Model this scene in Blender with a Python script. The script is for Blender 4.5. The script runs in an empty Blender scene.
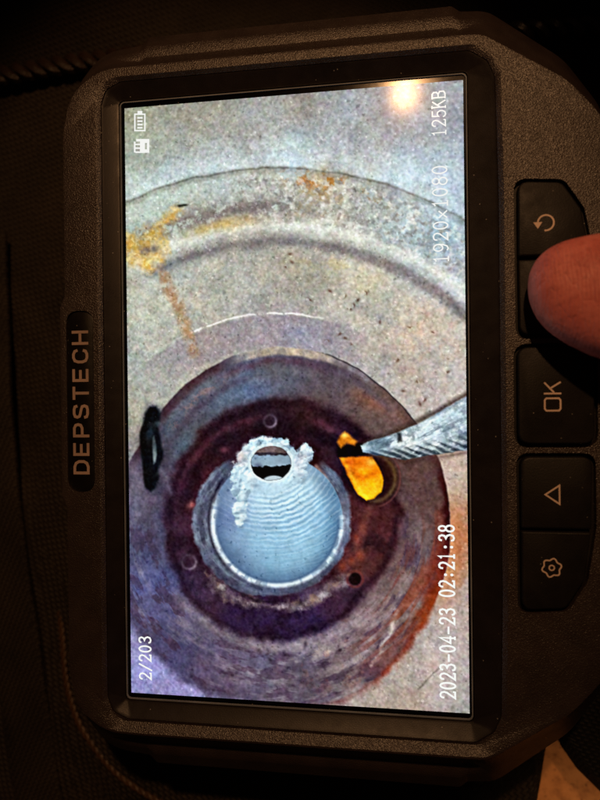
import bpy, bmesh, math, random
import numpy as np
from mathutils import Vector, Matrix

random.seed(5)
MM = 0.001
Z0 = 25.0          # screen plane above the cloth, mm
scene = bpy.context.scene

# ---------------------------------------------------------------- camera
_R = Matrix(((0.9897456234, -0.0110482686, -0.1424132601),
             (0.0105745016, 0.9999357519, -0.0040831318),
             (0.1424492218, 0.0025353126, 0.9897988641)))
cam_data = bpy.data.cameras.new('camera')
cam = bpy.data.objects.new('camera', cam_data)
scene.collection.objects.link(cam)
cam_data.sensor_fit = 'VERTICAL'
cam_data.sensor_height = 24.0
cam_data.lens = 24.0 * 600.0 / 800.0
cam_data.clip_start = 0.002
cam_data.clip_end = 20.0
cam_data.dof.use_dof = True; cam_data.dof.focus_distance = 0.1092; cam_data.dof.aperture_fstop = 7.5
cam.matrix_world = Matrix.Translation((17.312 * MM, 0.088 * MM, (107.915 + Z0) * MM)) @ _R.transposed().to_4x4()
scene.camera = cam

# ---------------------------------------------------------------- light: dim ambient, one warm bulb, one added spot
world = bpy.data.worlds.new('World'); scene.world = world; world.use_nodes = True
bg = world.node_tree.nodes['Background']
bg.inputs['Color'].default_value = (1.0, 0.62, 0.42, 1); bg.inputs['Strength'].default_value = 0.006
lamp_d = bpy.data.lights.new('bulb', 'SPOT')             # bulb past the top of the monitor; the glass mirrors it
lamp_d.energy = 1.6; lamp_d.color = (1.0, 0.51, 0.22); lamp_d.shadow_soft_size = 0.006
lamp_d.spot_size = math.radians(36); lamp_d.spot_blend = 0.5  # cone added and shaped to leave the casing's lower right dark
lamp = bpy.data.objects.new('bulb', lamp_d); scene.collection.objects.link(lamp)
lamp.location = ((21.1 + 0.0315 * 300) * MM, (53.6 + 0.444 * 300) * MM, (0.8955 * 300 + Z0) * MM)


def aim(o, x, y, z):
    o.rotation_euler = (Vector((x * MM, y * MM, z * MM)) - o.location).to_track_quat('-Z', 'Y').to_euler()


aim(lamp, -21, 8, Z0)
fill_d = bpy.data.lights.new('patch_fill', 'SPOT')        # added spot without a visible source, brightens the tabletop patch
fill_d.energy = 1.6; fill_d.color = (1.0, 0.60, 0.30); fill_d.shadow_soft_size = 0.02
fill_d.spot_size = math.radians(7.0); fill_d.spot_blend = 0.3
fill_spot = bpy.data.objects.new('patch_fill', fill_d); scene.collection.objects.link(fill_spot)
fill_spot.location = (0.085, -0.16, 0.30)
aim(fill_spot, 64, -99, -12)

vs = scene.view_settings
vs.view_transform = 'Standard'; vs.look = 'None'; vs.exposure = 0.0; vs.gamma = 1.0; vs.use_curve_mapping = False
scene.cycles.use_denoising = True
scene.cycles.sample_clamp_indirect = 4.0

# ---------------------------------------------------------------- the picture the display shows
CAM_R = np.array([[0.9897456234, -0.0110482686, -0.1424132601],
                  [0.0105745016, 0.9999357519, -0.0040831318],
                  [0.1424492218, 0.0025353126, 0.9897988641]])
CAM_C = np.array([17.312, 0.088, 107.915])          # mm, screen centre is the origin
DW, DH = 62.3, 110.7                                 # display, mm


def to_pic(X, Y):
    """display plane (mm) -> the pixel grid the picture was measured in"""
    Q = [CAM_R[i, 0] * (X - CAM_C[0]) + CAM_R[i, 1] * (Y - CAM_C[1]) - CAM_R[i, 2] * CAM_C[2] for i in range(3)]
    return 300 - 600 * Q[0] / Q[2], 400 + 600 * Q[1] / Q[2]


def to_mm(px, py, z=0.0):
    d = CAM_R.T @ np.array([(px - 300) / 600.0, -(py - 400) / 600.0, -1.0])
    q = CAM_C + (z - CAM_C[2]) / d[2] * d
    return float(q[0]), float(q[1])


_tab = np.random.RandomState(7).rand(64, 128, 128).astype(np.float32)


def vn(x, y, s, seed):
    t = _tab[seed % 64]
    x = x / s + 17.3 * seed; y = y / s + 5.1 * seed
    xi = np.floor(x).astype(int); yi = np.floor(y).astype(int)
    fx = x - xi; fy = y - yi
    fx = fx * fx * (3 - 2 * fx); fy = fy * fy * (3 - 2 * fy)
    a = t[yi % 128, xi % 128]; b = t[yi % 128, (xi + 1) % 128]
    c = t[(yi + 1) % 128, xi % 128]; d = t[(yi + 1) % 128, (xi + 1) % 128]
    return (a * (1 - fx) + b * fx) * (1 - fy) + (c * (1 - fx) + d * fx) * fy


def fbm(x, y, s, seed, o=4, g=0.55):
    v = 0; a = 1; n = 0
    for k in range(o):
        v = v + a * vn(x, y, s / 2 ** k, seed + k); n += a; a *= g
    return v / n


def ss(a, b, x):
    t = np.clip((x - a) / (b - a), 0, 1)
    return t * t * (3 - 2 * t)


def paint_display(NU, NV):
    X, Y = np.meshgrid(np.linspace(-DW / 2, DW / 2, NU), np.linspace(DH / 2, -DH / 2, NV))
    x, y = to_pic(X, Y)
    cx, cy = 278.0, 520.0
    dx, dy = x - cx, y - cy
    r = np.hypot(dx, dy); an = np.degrees(np.arctan2(dx, -dy))      # 0 up, + clockwise
    aw = np.where(an < 0, an + 360, an)      # seam at the top, for streaks along the rings
    ring = lambda r0, w, rr: np.exp(-((rr - r0) / w) ** 2)
    ang = lambda a0, a1, soft=8.0: ss(a0 - soft, a0 + soft, an) * (1 - ss(a1 - soft, a1 + soft, an))
    spot = lambda px, py, sx, sy, rot=0.0: np.exp(-(((x - px) * np.cos(rot) + (y - py) * np.sin(rot)) / sx) ** 2
                                                  - ((-(x - px) * np.sin(rot) + (y - py) * np.cos(rot)) / sy) ** 2)

    def shep(pts, p=2.6):
        acc = np.zeros(x.shape + (3,)); ws = np.zeros(x.shape)
        wx = x + 14 * (fbm(x, y, 26, 3) - .5); wy = y + 14 * (fbm(x, y, 26, 9) - .5)
        for px, py, *c in pts:
            w = 1.0 / ((wx - px) ** 2 + (wy - py) ** 2 + 60) ** (p / 2)
            acc += w[..., None] * np.array(c, float); ws += w
        return acc / ws[..., None]

    img = None

    def lay(m, col):
        nonlocal img
        m = np.clip(m, 0, 1)[..., None]
        img = img * (1 - m) + m * (np.asarray(col, float) if not isinstance(col, np.ndarray) else col)

    def poly(pts, soft=1.2, wob=0.0, seed=0):
        xx = x + wob * (fbm(x, y, 7, seed) - .5) * 2; yy = y + wob * (fbm(x, y, 7, seed + 5) - .5) * 2
        ins = np.zeros(x.shape, bool); dist = np.full(x.shape, 1e9)
        n = len(pts)
        for i in range(n):
            ax, ay = pts[i]; bx, by = pts[(i + 1) % n]
            if ay != by:
                c = ((ay > yy) != (by > yy)) & (xx < (bx - ax) * (yy - ay) / (by - ay) + ax)
                ins ^= c
            ex, ey = bx - ax, by - ay
            t = np.clip(((xx - ax) * ex + (yy - ay) * ey) / (ex * ex + ey * ey + 1e-9), 0, 1)
            dist = np.minimum(dist, np.hypot(xx - ax - t * ex, yy - ay - t * ey))
        sd = np.where(ins, -dist, dist)
        return ss(soft, -soft, sd)

    def line(pts, w, soft=1.0, wob=0.0, seed=0):
        xx = x + wob * (fbm(x, y, 9, seed) - .5) * 2; yy = y + wob * (fbm(x, y, 9, seed + 5) - .5) * 2
        dist = np.full(x.shape, 1e9)
        for (ax, ay), (bx, by) in zip(pts[:-1], pts[1:]):
            ex, ey = bx - ax, by - ay
            t = np.clip(((xx - ax) * ex + (yy - ay) * ey) / (ex * ex + ey * ey + 1e-9), 0, 1)
            dist = np.minimum(dist, np.hypot(xx - ax - t * ex, yy - ay - t * ey))
        return ss(w / 2 + soft, w / 2 - soft, dist)

    # --- the pipe wall around the flange
    outer = [(130, 120, 150, 154, 136), (200, 110, 152, 150, 140), (300, 98, 150, 147, 142), (400, 110, 148, 150, 158),
             (455, 120, 155, 160, 170), (150, 165, 158, 162, 148), (250, 145, 158, 160, 160), (350, 145, 160, 165, 174),
             (440, 185, 180, 195, 208), (150, 192, 182, 198, 188), (295, 160, 186, 203, 205), (400, 180, 184, 204, 216),
             (150, 215, 178, 194, 184), (230, 190, 184, 194, 190), (320, 182, 186, 168, 136), (380, 203, 165, 170, 166),
             (440, 240, 160, 184, 196), (250, 215, 165, 158, 150), (330, 215, 196, 195, 186), (400, 235, 186, 202, 206),
             (460, 280, 186, 192, 202), (150, 312, 184, 188, 175), (220, 282, 174, 174, 162), (300, 270, 166, 160, 146),
             (370, 290, 184, 178, 158), (430, 325, 198, 184, 166), (460, 375, 188, 180, 176), (140, 360, 172, 176, 166),
             (200, 345, 164, 160, 154), (280, 332, 160, 154, 158), (345, 345, 174, 168, 164), (400, 370, 180, 172, 166),
             (440, 395, 184, 174, 166), (130, 400, 164, 164, 150), (130, 470, 130, 126, 132), (130, 520, 108, 104, 130),
             (125, 600, 118, 122, 168), (140, 665, 146, 144, 196), (180, 690, 146, 138, 184), (460, 480, 184, 164, 152),
             (462, 540, 186, 140, 112), (462, 600, 174, 158, 152), (440, 660, 180, 166, 160), (400, 695, 172, 158, 150),
             (465, 700, 172, 166, 162)]
    img = shep(outer)
    n20 = fbm(x, y, 20, 11); n8 = fbm(x, y, 8, 12); n3 = vn(x, y, 3.2, 13)
    rw = r + 4 * (fbm(x, y, 18, 21) - .5)
    up = ss(130, 95, np.abs(an))
    # bright haze above the thin line, thin line itself, beads of rust
    lay(.5 * up * ss(395, 356, rw) * ss(348, 356, rw), (205, 222, 228))
    lay(.30 * up * ss(352, 346, rw) * ss(325, 338, rw) * ang(-45, -8), (192, 208, 200))
    rust = ss(.48, .66, n8) * up
    lay(rust * .75 * spot(318, 181, 32, 10, .12), (178, 112, 44))
    lay(rust * .5 * spot(365, 198, 26, 8, .35), (150, 118, 80))
    lay(rust * .4 * spot(312, 205, 40, 12), (206, 176, 110))
    lay(.75 * up * ring(352, 1.5, rw) * (.3 + .7 * n20) * (.5 + n8), (92, 92, 84))
    lay(.25 * up * ring(349, 2.2, rw), (120, 118, 105))
    # pebbled band
    xr, yr = .8 * x + .6 * y, .8 * y - .6 * x
    peb = ss(.45, .8, fbm(xr, yr, 4.4, 31, 2)) * ss(350, 340, rw) * ss(285, 300, rw) * ss(200, 270, x)
    lay(.55 * peb, (226, 228, 220))
    peb2 = ss(.5, .85, fbm(xr, yr, 4.6, 33, 2)) * ss(350, 340, rw) * ss(285, 300, rw) * ss(200, 260, x)
    lay(.45 * peb2, (118, 112, 106))
    # patchy grey arcs and light bands
    lay(.85 * ring(313, 9, rw + 6 * (n20 - .5)) * ang(-38, 4) * ss(.30, .55, n8), (122, 114, 110))
    lay(.38 * ring(315, 10, rw) * ang(4, 45) * ss(.4, .6, n8), (130, 132, 132))
    lay(.7 * ring(294, 6, rw) * ang(-30, 60), (222, 226, 216))
    lay(.55 * ring(300, 6, rw) * ang(-17, -5, 4) * (.4 + n8), (216, 176, 84))
    lay(.95 * ring(278, 5.5, rw) * up * (.45 + .9 * n20) * (1 - .75 * ang(-34, -27, 2)), (120, 116, 116))
    lay(.7 * ring(277, 5.5, rw) * ang(14, 62), (128, 122, 126))
    lay(.5 * ring(276, 4.5, rw) * ang(-45, -33, 3), (116, 124, 122))
    lay(.28 * ring(262, 8, rw) * ang(20, 70), (214, 208, 190))
    # scuffed inner wall
    lay(.30 * ss(268, 262, rw) * ss(204, 212, rw) * ss(.5, .7, fbm(x, y, 14, 41)) * up, (212, 202, 180))
    lay(.35 * spot(430, 335, 36, 40) * ss(.4, .7, n8), (216, 178, 150))
    lay(.30 * spot(330, 265, 40, 14) * ss(.4, .7, n8), (196, 180, 120))
    lay(.95 * ring(207, 1.1, rw) * ang(-28, 12, 4) * ss(.3, .5, n8), (232, 228, 222))
    lay(.25 * ring(207, .9, rw) * ang(-60, -28, 4), (206, 204, 198))
    lay(.5 * ss(206, 203, rw) * ss(168, 178, rw) * ang(-38, 22), (142, 130, 142))
    lay(.45 * spot(300, 334, 16, 9, .2), (132, 142, 166))
    lay(.25 * ring(228, 3, rw) * ang(18, 48, 4), (130, 130, 138))
    for k, (sx, sy) in enumerate([(350, 309), (354, 305), (340, 334), (345, 338), (352, 345), (358, 300), (410, 327), (420, 404),
                                  (425, 400), (403, 391), (366, 293), (345, 296), (327, 341), (433, 333), (398, 360), (290, 254),
                                  (292, 262), (286, 266), (418, 381), (330, 291), (380, 322), (448, 372), (310, 300)]):
        lay(.7 * spot(sx, sy, 2.6, 1.5, .5 + k) * ss(.3, .5, n3), (98, 70, 58))
    # yellow stain, its streak and mark, brown run below
    st = poly([(124, 234), (140, 232), (158, 222), (172, 210), (178, 205), (181, 210), (172, 219), (164, 229), (166, 242), (168, 254),
               (160, 264), (148, 270), (136, 268), (126, 258), (123, 246)], 7, 6, 60)
    lay(st * (.45 + .45 * n8), (214, 180, 104))
    lay(.5 * st * ss(.40, .75, n8), (206, 156, 56))
    lay(.5 * st * ss(.6, .75, fbm(x, y, 5, 62)), (236, 214, 150))
    lay(.8 * np.clip(spot(144, 251, 6, 5) + spot(154, 249, 5, 4), 0, 1) * (.6 + .6 * n3), (118, 104, 96))
    lay(.9 * np.clip(spot(180, 206, 3, 1.6) + spot(185, 205, 3, 1.2), 0, 1), (52, 52, 44))
    run = line([(165, 275), (170, 292), (178, 305), (187, 330), (194, 352)], 9, 5, 4, 63)
    lay(.85 * run * ss(.30, .65, fbm(x, y, 8, 64)), (150, 112, 80))
    lay(.3 * run, (200, 176, 140))
    lay(.6 * spot(192, 352, 4, 4) * ss(.3, .6, n3), (118, 82, 76))

    # --- the flange disc
    Rd = np.interp(an, [-180, -156, -128, -110, -80, -62, -45, -30, -15, 0, 18, 37, 52, 70, 90, 120, 135, 150, 165, 180],
                   [186, 188, 181, 180, 164, 157, 160, 165, 170, 173, 173, 169, 169, 172, 172, 178, 184, 192, 193, 186])
    Rd = Rd + 2.2 * (fbm(x, y, 12, 70) - .5)
    disc = [(215, 385, 104, 108, 126), (250, 385, 104, 118, 146), (280, 378, 110, 112, 128), (330, 385, 104, 98, 114),
            (370, 400, 132, 110, 100), (395, 420, 122, 102, 98), (190, 410, 96, 100, 116), (175, 440, 88, 98, 114),
            (168, 480, 86, 76, 102), (150, 540, 92, 92, 128), (150, 600, 100, 100, 148), (180, 645, 82, 78, 118),
            (220, 672, 96, 82, 112), (260, 672, 112, 104, 130), (300, 682, 104, 90, 106), (340, 672, 136, 122, 128),
            (370, 640, 130, 106, 112), (400, 600, 136, 112, 112), (412, 545, 122, 98, 98), (425, 500, 108, 78, 74),
            (410, 472, 96, 70, 70), (320, 655, 118, 104, 124), (135, 500, 120, 116, 140)]
    sf = 1.2 + 6 * ss(112, 135, np.abs(an)) * (.3 + fbm(x, y, 14, 270))
    dm = ss(sf, -sf, r - Rd - 9 * ss(112, 135, np.abs(an)) * (fbm(x, y, 11, 274) - .5))
    save = img
    img = shep(disc) * .88
    lay(.45 * ss(150, 122, r) * ss(120, 60, np.abs(an)), (66, 50, 56))
    lay(.30 * ang(10, 75), (92, 66, 60))
    pn = fbm(aw * 1.1, r * 1.0, 9, 80, 4); pn2 = fbm(aw * .7, r * 1.0, 10, 85, 4)
    low = ss(60, 110, np.abs(an))
    lay(.42 * ss(.48, .80, pn2) * low * ss(130, 142, r), (160, 152, 160))
    lay(.55 * ss(.50, .34, pn) * low * ss(118, 130, r), (62, 44, 66))
    lay(.4 * ss(.55, .75, fbm(x, y, 10, 88)) * spot(345, 640, 60, 60), (150, 96, 86))
    lay(.75 * line([(397, 612), (391, 632), (382, 650), (372, 664)], 4, 3, 4, 89), (206, 196, 190))
    lay(.4 * line([(372, 640), (358, 658), (345, 668)], 7, 4, 4, 90), (196, 186, 188))
    lay(.5 * spot(385, 408, 26, 6, .55) * (.4 + n8), (150, 86, 58))
    lay(.5 * spot(370, 402, 20, 8, .4), (120, 76, 62))
    # upper rim: brown band at left, pale lip on top
    lay(.85 * ss(13, 5, Rd - r) * ang(-68, -18) * (.5 + .7 * n8), (62, 34, 42))
    lay(.6 * ring(18, 4, Rd - r) * ang(-62, -20) * ss(.4, .6, n8), (150, 120, 118))
    lay(.5 * ring(26, 5, Rd - r) * ang(-62, -10) * (.4 + n8), (72, 46, 60))
    lay(.85 * ss(10, 6, Rd - r) * ang(-14, 20, 5) * (.35 + .9 * n8), (204, 186, 160))
    lay(.75 * ring(14, 5, Rd - r) * ang(-20, 20) * (.4 + .8 * n8), (84, 56, 70))
    lay(.8 * ss(9, 4, Rd - r) * ang(18, 34, 4) * (.4 + .9 * n3), (150, 140, 146))
    lay(.6 * ring(12, 5, Rd - r) * ang(16, 50), (90, 78, 90))
    lay(.45 * spot(255, 392, 34, 10, -.15), (98, 122, 166))
    lay(.35 * spot(225, 400, 26, 12, -.5), (92, 122, 142))
    lay(.45 * spot(188, 445, 16, 20, .5), (86, 116, 132))
    lay(.9 * ring(0, 1.2, Rd - r) * ang(16, 58, 4), (44, 36, 40))
    sw = fbm(aw * .35, r * .9, 8, 260, 4)
    lay(.6 * ang(98, 150) * ss(122, 135, r) * ss(.42, .62, sw), (112, 62, 58))
    lay(.45 * ang(90, 135) * ss(140, 150, r) * ss(.5, .68, sw), (140, 70, 44))
    lay(.28 * ang(105, 165) * ss(.50, .22, sw) * ss(125, 135, r), (186, 172, 172))
    # rust along the right rim
    rr = Rd - r
    lay(.9 * ss(22, 4, rr + 10 * (n8 - .5)) * ang(88, 122), (108, 34, 22))
    lay(.9 * ss(10, 2, rr + 8 * (n8 - .5)) * ang(72, 100), (56, 16, 16))
    lay(.8 * ss(18, 3, rr + 12 * (n8 - .5)) * ang(112, 132) * (.5 + n8), (146, 62, 30))
    lay(.85 * ss(9, 1, rr + 5 * (n8 - .5)) * ang(128, 152, 5), (128, 46, 30))
    lay(.5 * ss(6, 1, rr) * ang(150, 170), (128, 70, 62))
    lay(.5 * ss(12, 1, rr) * ang(-165, -118), (64, 60, 92))
    img = img * dm[..., None] + save * (1 - dm[..., None])
    lay(.55 * ss(0, -1, -r + Rd) * ss(30, 6, r - Rd + 14 * (n8 - .5)) * ang(84, 116), (188, 106, 52))
    lay(.35 * line([(418, 690), (440, 668)], 2, 1.2, 2, 91), (70, 62, 58))

    # --- dark maroon ring
    ro = np.interp(an, [-180, -140, -100, -60, -30, 0, 30, 60, 90, 120, 150, 180],
                   [124, 122, 114, 114, 119, 123, 124, 124, 124, 116, 120, 124]) + 9 * (fbm(x, y, 16, 100) - .5)
    ringm = ss(6, -6, r - ro)
    rc = shep([(190, 470, 58, 26, 36), (180, 520, 62, 34, 50), (200, 590, 56, 38, 60), (250, 628, 42, 26, 58), (310, 630, 46, 30, 64),
               (360, 600, 58, 36, 58), (380, 540, 66, 30, 36), (385, 470, 54, 24, 26), (330, 425, 46, 24, 34), (270, 412, 40, 22, 32),
               (220, 430, 44, 22, 32), (360, 560, 84, 42, 40)])
    lay(.95 * ringm, rc)
    lay(.35 * ringm * ss(.45, .8, fbm(x, y, 14, 104)), rc * 1.5 + 4)
    lay(.45 * ringm * ss(.55, .25, fbm(x, y, 18, 108)), (24, 11, 18))
    lay(.45 * ss(7, 0, np.abs(r - ro + 5)), (30, 15, 24))
    lay(.45 * ring(94, 7, r) * ang(-80, 70), (20, 9, 15))
    lay(.55 * ring(106, 3.5, r + 5 * (n8 - .5)) * ang(20, 60), (96, 52, 70))
    lay(.4 * ring(104, 3, r + 5 * (n8 - .5)) * ang(-65, -10), (92, 48, 62))
    # grey scum between ring and collar
    lay(.5 * ring(128, 7, r + 8 * (n8 - .5)) * ang(128, 175) * ss(.35, .6, pn2), (178, 164, 172))
    lay(.5 * ring(127, 6, r + 8 * (n8 - .5)) * ss(160, 172, np.abs(an)), (176, 162, 160))
    lay(.6 * ring(126, 6, r + 8 * (n8 - .5)) * ang(-165, -128) * (.3 + n8), (150, 138, 142))
    lay(.5 * spot(315, 652, 26, 8, -.3) * ss(.4, .6, n8), (188, 172, 160))
    for k, (sx, sy) in enumerate([(286, 655), (270, 660), (295, 668), (340, 650), (260, 652), (305, 645)]):
        lay(.65 * spot(sx, sy, 4, 2, k) * (.4 + n3), (52, 38, 50))
    # bolts and holes
    for bx, by, bs in ((189, 562, 7), (270, 421, 6)):
        d = np.hypot(x - bx, y - by)
        lay(.55 * ring(bs, 1.6, d) * (.3 + spot(bx + 4, by + 3, 7, 7)), (146, 126, 146))
        lay(.5 * ss(bs, bs - 3, d), (60, 38, 52))
    lay(.95 * ss(7.5, 5, np.hypot(x - 355, y - 579)), (26, 12, 16))
    lay(.5 * ring(8, 1.4, np.hypot(x - 355, y - 579)), (110, 52, 46))
    for sx, sy in ((360, 555), (357, 540), (363, 528), (352, 562), (343, 566)):
        lay(.6 * spot(sx, sy, 4, 6) * (.4 + n8), (156, 70, 44))
    lay(.5 * line([(372, 505), (364, 522), (358, 545)], 6, 4, 3, 110), (120, 70, 66))
    lay(.7 * spot(191, 505, 4, 4) * (.5 + n3), (164, 96, 100))
    lay(.5 * spot(224, 450, 5, 3), (140, 80, 92))
    # crusty deposit under the cup
    crust = poly([(208, 572), (220, 580), (232, 592), (250, 600), (272, 604), (300, 602), (318, 590), (334, 580), (350, 576), (342, 586),
                  (326, 597), (306, 608), (285, 611), (262, 607), (240, 604), (224, 598), (213, 588)], 5, 6, 115)
    lay(crust * (.15 + .75 * n8), (150, 134, 136))
    lay(.6 * crust * ss(.5, .8, fbm(x, y, 9, 118)), (196, 190, 192))
    lay(.4 * crust * ss(.5, .8, fbm(x, y, 9, 121)), (150, 116, 84))
    lay(.8 * line([(222, 576), (236, 590), (254, 599), (275, 602)], 3, 2, 3, 124), (34, 24, 36))
    lay(.5 * spot(285, 590, 44, 5), (96, 94, 118))

    # --- black clip on the left
    clip = poly([(140, 436), (143, 425), (145, 413), (150, 406), (156, 406), (160, 413), (160, 421), (158.5, 427), (161, 440), (163.5, 452), (162.5, 460),
                 (159.5, 466), (159, 478), (156, 488), (151, 491.5), (146.5, 489), (143.5, 474), (141.5, 456)], 2.2, 1.0, 130)
    lay(.5 * poly([(137, 440), (146, 402), (164, 408), (168, 455), (160, 496), (144, 494)], 5), (52, 50, 64))
    lay(.97 * clip, (13, 17, 24))
    lay(.95 * poly([(140, 432), (150, 408), (158, 412), (151, 440), (153, 470), (152, 490), (145, 487)], 2), (12, 15, 21))
    slot = poly([(152.5, 438), (154, 436), (156, 444), (156.8, 454), (155.6, 462), (153.6, 464), (152.6, 452)], 1.3)
    lay(.75 * slot, (84, 98, 108))
    lay(.35 * slot * spot(154.5, 457, 3, 7), (176, 188, 178))
    lay(.7 * spot(150, 433, 3.5, 7, .2), (36, 54, 72))
    lay(.5 * spot(158, 424, 3, 3), (70, 92, 108))
    lay(.45 * line([(161, 470), (166, 478), (170, 492)], 5, 3.5, 3, 131), (120, 116, 134))

    # --- grey seat of the cup
    a2 = np.hypot((x - 273) / 1.0, y - 522)
    Rs = np.interp(an, [-180, -150, -120, -90, -60, -40, 40, 60, 90, 120, 150, 180], [73, 76, 79, 80, 79, 76, 78, 80, 78, 76, 74, 73])
    seat = ss(2, -2, a2 - Rs - 5 * (fbm(x, y, 9, 140) - .5))
    seat = seat * np.maximum(ss(32, 48, np.abs(an)), 0)
    lay(seat * (.6 + .3 * n20), (108, 126, 150))
    lay(.45 * seat * ss(.45, .8, fbm(aw * .6, a2 * 1.2, 7, 143)), (162, 182, 198))
    lay(.6 * seat * ss(.5, .2, fbm(aw * .6, a2 * 1.2, 9, 146)), (50, 50, 72))
    lay(.55 * seat * ss(100, 140, np.abs(an)) * ss(68, 74, a2), (56, 52, 74))
    lay(.8 * ring(68.5, 2.0, np.hypot(x - 277.5, y - 521)) * ang(-140, -48) * (.3 + n8), (24, 22, 40))
    lay(.6 * ring(70, 2.5, np.hypot(x - 277.5, y - 521)) * ss(110, 140, np.abs(an)) * (.2 + n8), (58, 62, 84))
    lay(.55 * line([(316, 466), (324, 476), (332, 490)], 3.5, 2, 2, 148), (188, 158, 148))
    # --- the cup
    d = np.hypot(x - 277.5, y - 521)
    cup = ss(1.2, -1.2, d - 65)
    cc = shep([(277, 575, 96, 134, 160), (235, 560, 92, 120, 152), (222, 520, 96, 116, 156), (230, 490, 118, 134, 166), (320, 565, 104, 144, 168),
               (335, 530, 100, 146, 178), (330, 500, 120, 164, 192), (300, 540, 134, 178, 202), (265, 540, 130, 172, 198), (300, 500, 156, 194, 212),
               (260, 505, 158, 192, 210), (285, 480, 178, 206, 218), (315, 480, 150, 186, 206), (250, 480, 158, 184, 202), (277, 555, 118, 160, 186)])
    lay(cup, np.clip(cc * 1.06 + 8, 0, 255))
    lay(.6 * cup * ss(44, 64, d), (66, 90, 124))
    lay(.35 * cup * ss(300, 345, x) * ss(30, 60, d), (72, 116, 150))
    rq = np.hypot((x - 266) * .95, y - 450) + 5.0 * (fbm(x, y, 16, 150) - .5) + 2.2 * (fbm(x, y, 6, 151) - .5)
    rip = np.sin(rq / 5.0 * 2 * np.pi + .5 * np.sin(x * .1))
    env = spot(288, 505, 40, 34) * ss(40, 48, rq) * cup
    lay(.62 * env * ss(-.1, 1, rip) * (.4 + n8), (228, 241, 245))
    lay(.50 * env * ss(.1, -1, rip) * (.4 + n8), (92, 132, 164))
    rip2 = np.sin(rq / 3.1 * 2 * np.pi)
    env2 = spot(300, 535, 42, 30) * ss(78, 86, rq) * cup
    lay(.22 * env2 * ss(0, 1, rip2), (178, 212, 228))
    # white lip with chips
    lip = ring(64.3, 2.9, d) * ss(75, 95, np.abs(an) + 12 * (an < 0))
    seg = .55 + .45 * ss(.25, .5, vn(aw, aw * 0, 4.5, 152))
    lay(.95 * lip * seg, (206, 220, 228))
    lay(.5 * ring(61, 1.6, d) * ss(80, 100, np.abs(an)), (58, 84, 120))
    lay(.55 * lip * ss(.62, .8, vn(aw, r, 5, 155)), (92, 110, 134))
    lay(.45 * ring(68.4, 1.5, d) * ss(120, 140, np.abs(an)), (64, 70, 92))
    # chalky crust round the mouth: thickest above, melting into the ripples below
    lay(.7 * cup * spot(274, 474, 40, 32), (190, 215, 225))
    cr = poly([(230, 478), (233, 464), (239, 452), (246, 444), (252, 439), (262, 437), (274, 436), (285, 439), (292, 444), (297, 450), (301, 445), (304, 442),
               (310, 447), (315, 452), (313, 458), (308, 462), (307, 472), (304, 483), (294, 489), (280, 493), (264, 494), (253, 492), (248, 498),
               (249, 506), (247, 518), (242, 527), (236, 527), (235, 518), (231, 509), (237, 500), (231, 494), (234, 486)], 2.6, 4.2, 160)
    cr = cr * (1 - .85 * ss(470, 492, y + 10 * (n8 - .5)) * ss(246, 258, x)) * (.72 + .28 * ss(.3, .5, fbm(x, y, 8, 172)))
    bl = fbm(x, y, 12, 163, 3, .5); gxh = np.gradient(bl, axis=1) * .7 + np.gradient(bl, axis=0)
    lay(.5 * ss(.02, .6, cr) * (1 - ss(.6, 1, cr)) * ss(470, 455, y), (62, 66, 86))
    lay(.95 * ss(.35, .9, cr), np.stack([182 + 60 * (bl - .5), 209 + 50 * (bl - .5), 220 + 42 * (bl - .5)], -1))
    lay(.65 * cr * ss(.004, .035, gxh), (233, 240, 241))
    lay(.65 * cr * ss(-.004, -.035, gxh), (118, 142, 162))
    for lx, ly, ls in ((243, 497, 5), (240, 507, 5), (243, 517, 5), (239, 524, 4), (241, 456, 6), (247, 447, 5), (306, 450, 6), (298, 470, 6), (252, 480, 7)):
        lay(.5 * ss(ls + 1, ls - 3, np.hypot(x - lx + 6 * (n8 - .5), y - ly + 5 * (n20 - .5))), (200, 221, 229))
        lay(.4 * spot(lx - ls * .3, ly - ls * .35, ls * .5, ls * .45), (236, 244, 247))
        lay(.45 * spot(lx + ls * .5, ly + ls * .8, ls * .7, ls * .3), (104, 130, 154))
    lay(.5 * cr * spot(240, 457, 6, 10, .4), (228, 184, 166))
    lay(.3 * cr * spot(299, 462, 8, 12), (206, 190, 204))
    h = np.hypot((x - 271) / 20.0, (y - 463) / 17.5)
    lay(ss(1.22, 1.12, h + .12 * (n8 - .5)), (196, 214, 220))
    hm = ss(1.04, .97, h + .10 * (n8 - .5))
    lay(hm, (112, 98, 98))
    lay(hm * ss(452, 454, y + 4 * (n8 - .5)), (62, 58, 66))
    lay(hm * ss(455, 457, y + 5 * (n8 - .5)), (134, 156, 172))
    lay(.6 * hm * spot(258, 466, 4, 3), (60, 66, 92))
    lay(hm * ss(464.5, 466.5, y + 7 * (fbm(x, y, 5, 170) - .5)), (12, 14, 18))
    lay(hm * ss(1.3, 1.0, np.hypot((x - 274) / 10, (y - 482) / 5.5)), (166, 182, 190))

    # --- amber lens and the metal probe
    halo = ss(1.25, .95, np.hypot((x - 372) / 24, (y - 478) / 25))
    lay(.75 * halo, (44, 22, 18))
    lay(.6 * ring(1, .10, np.hypot((x - 374) / 21, (y - 478) / 23)) * ss(360, 376, x), (108, 84, 54))
    lay(.5 * ring(1.25, .05, np.hypot((x - 374) / 21, (y - 478) / 23)) * ss(372, 384, x), (112, 66, 62))
    lay(.95 * poly([(336, 446), (362, 442), (368, 452), (350, 459), (338, 458)], 2, 1.5, 180), (20, 8, 6))
    am = poly([(340, 458), (352, 457), (372, 457), (379, 467), (383, 480), (381, 491), (374, 498), (366, 500), (358, 494), (350, 480)], 1.4, 1, 182)
    lay(am, (224, 116, 14))
    ta = np.clip(((x - 345) * .45 + (y - 458) * .9) / 46, 0, 1)
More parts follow.
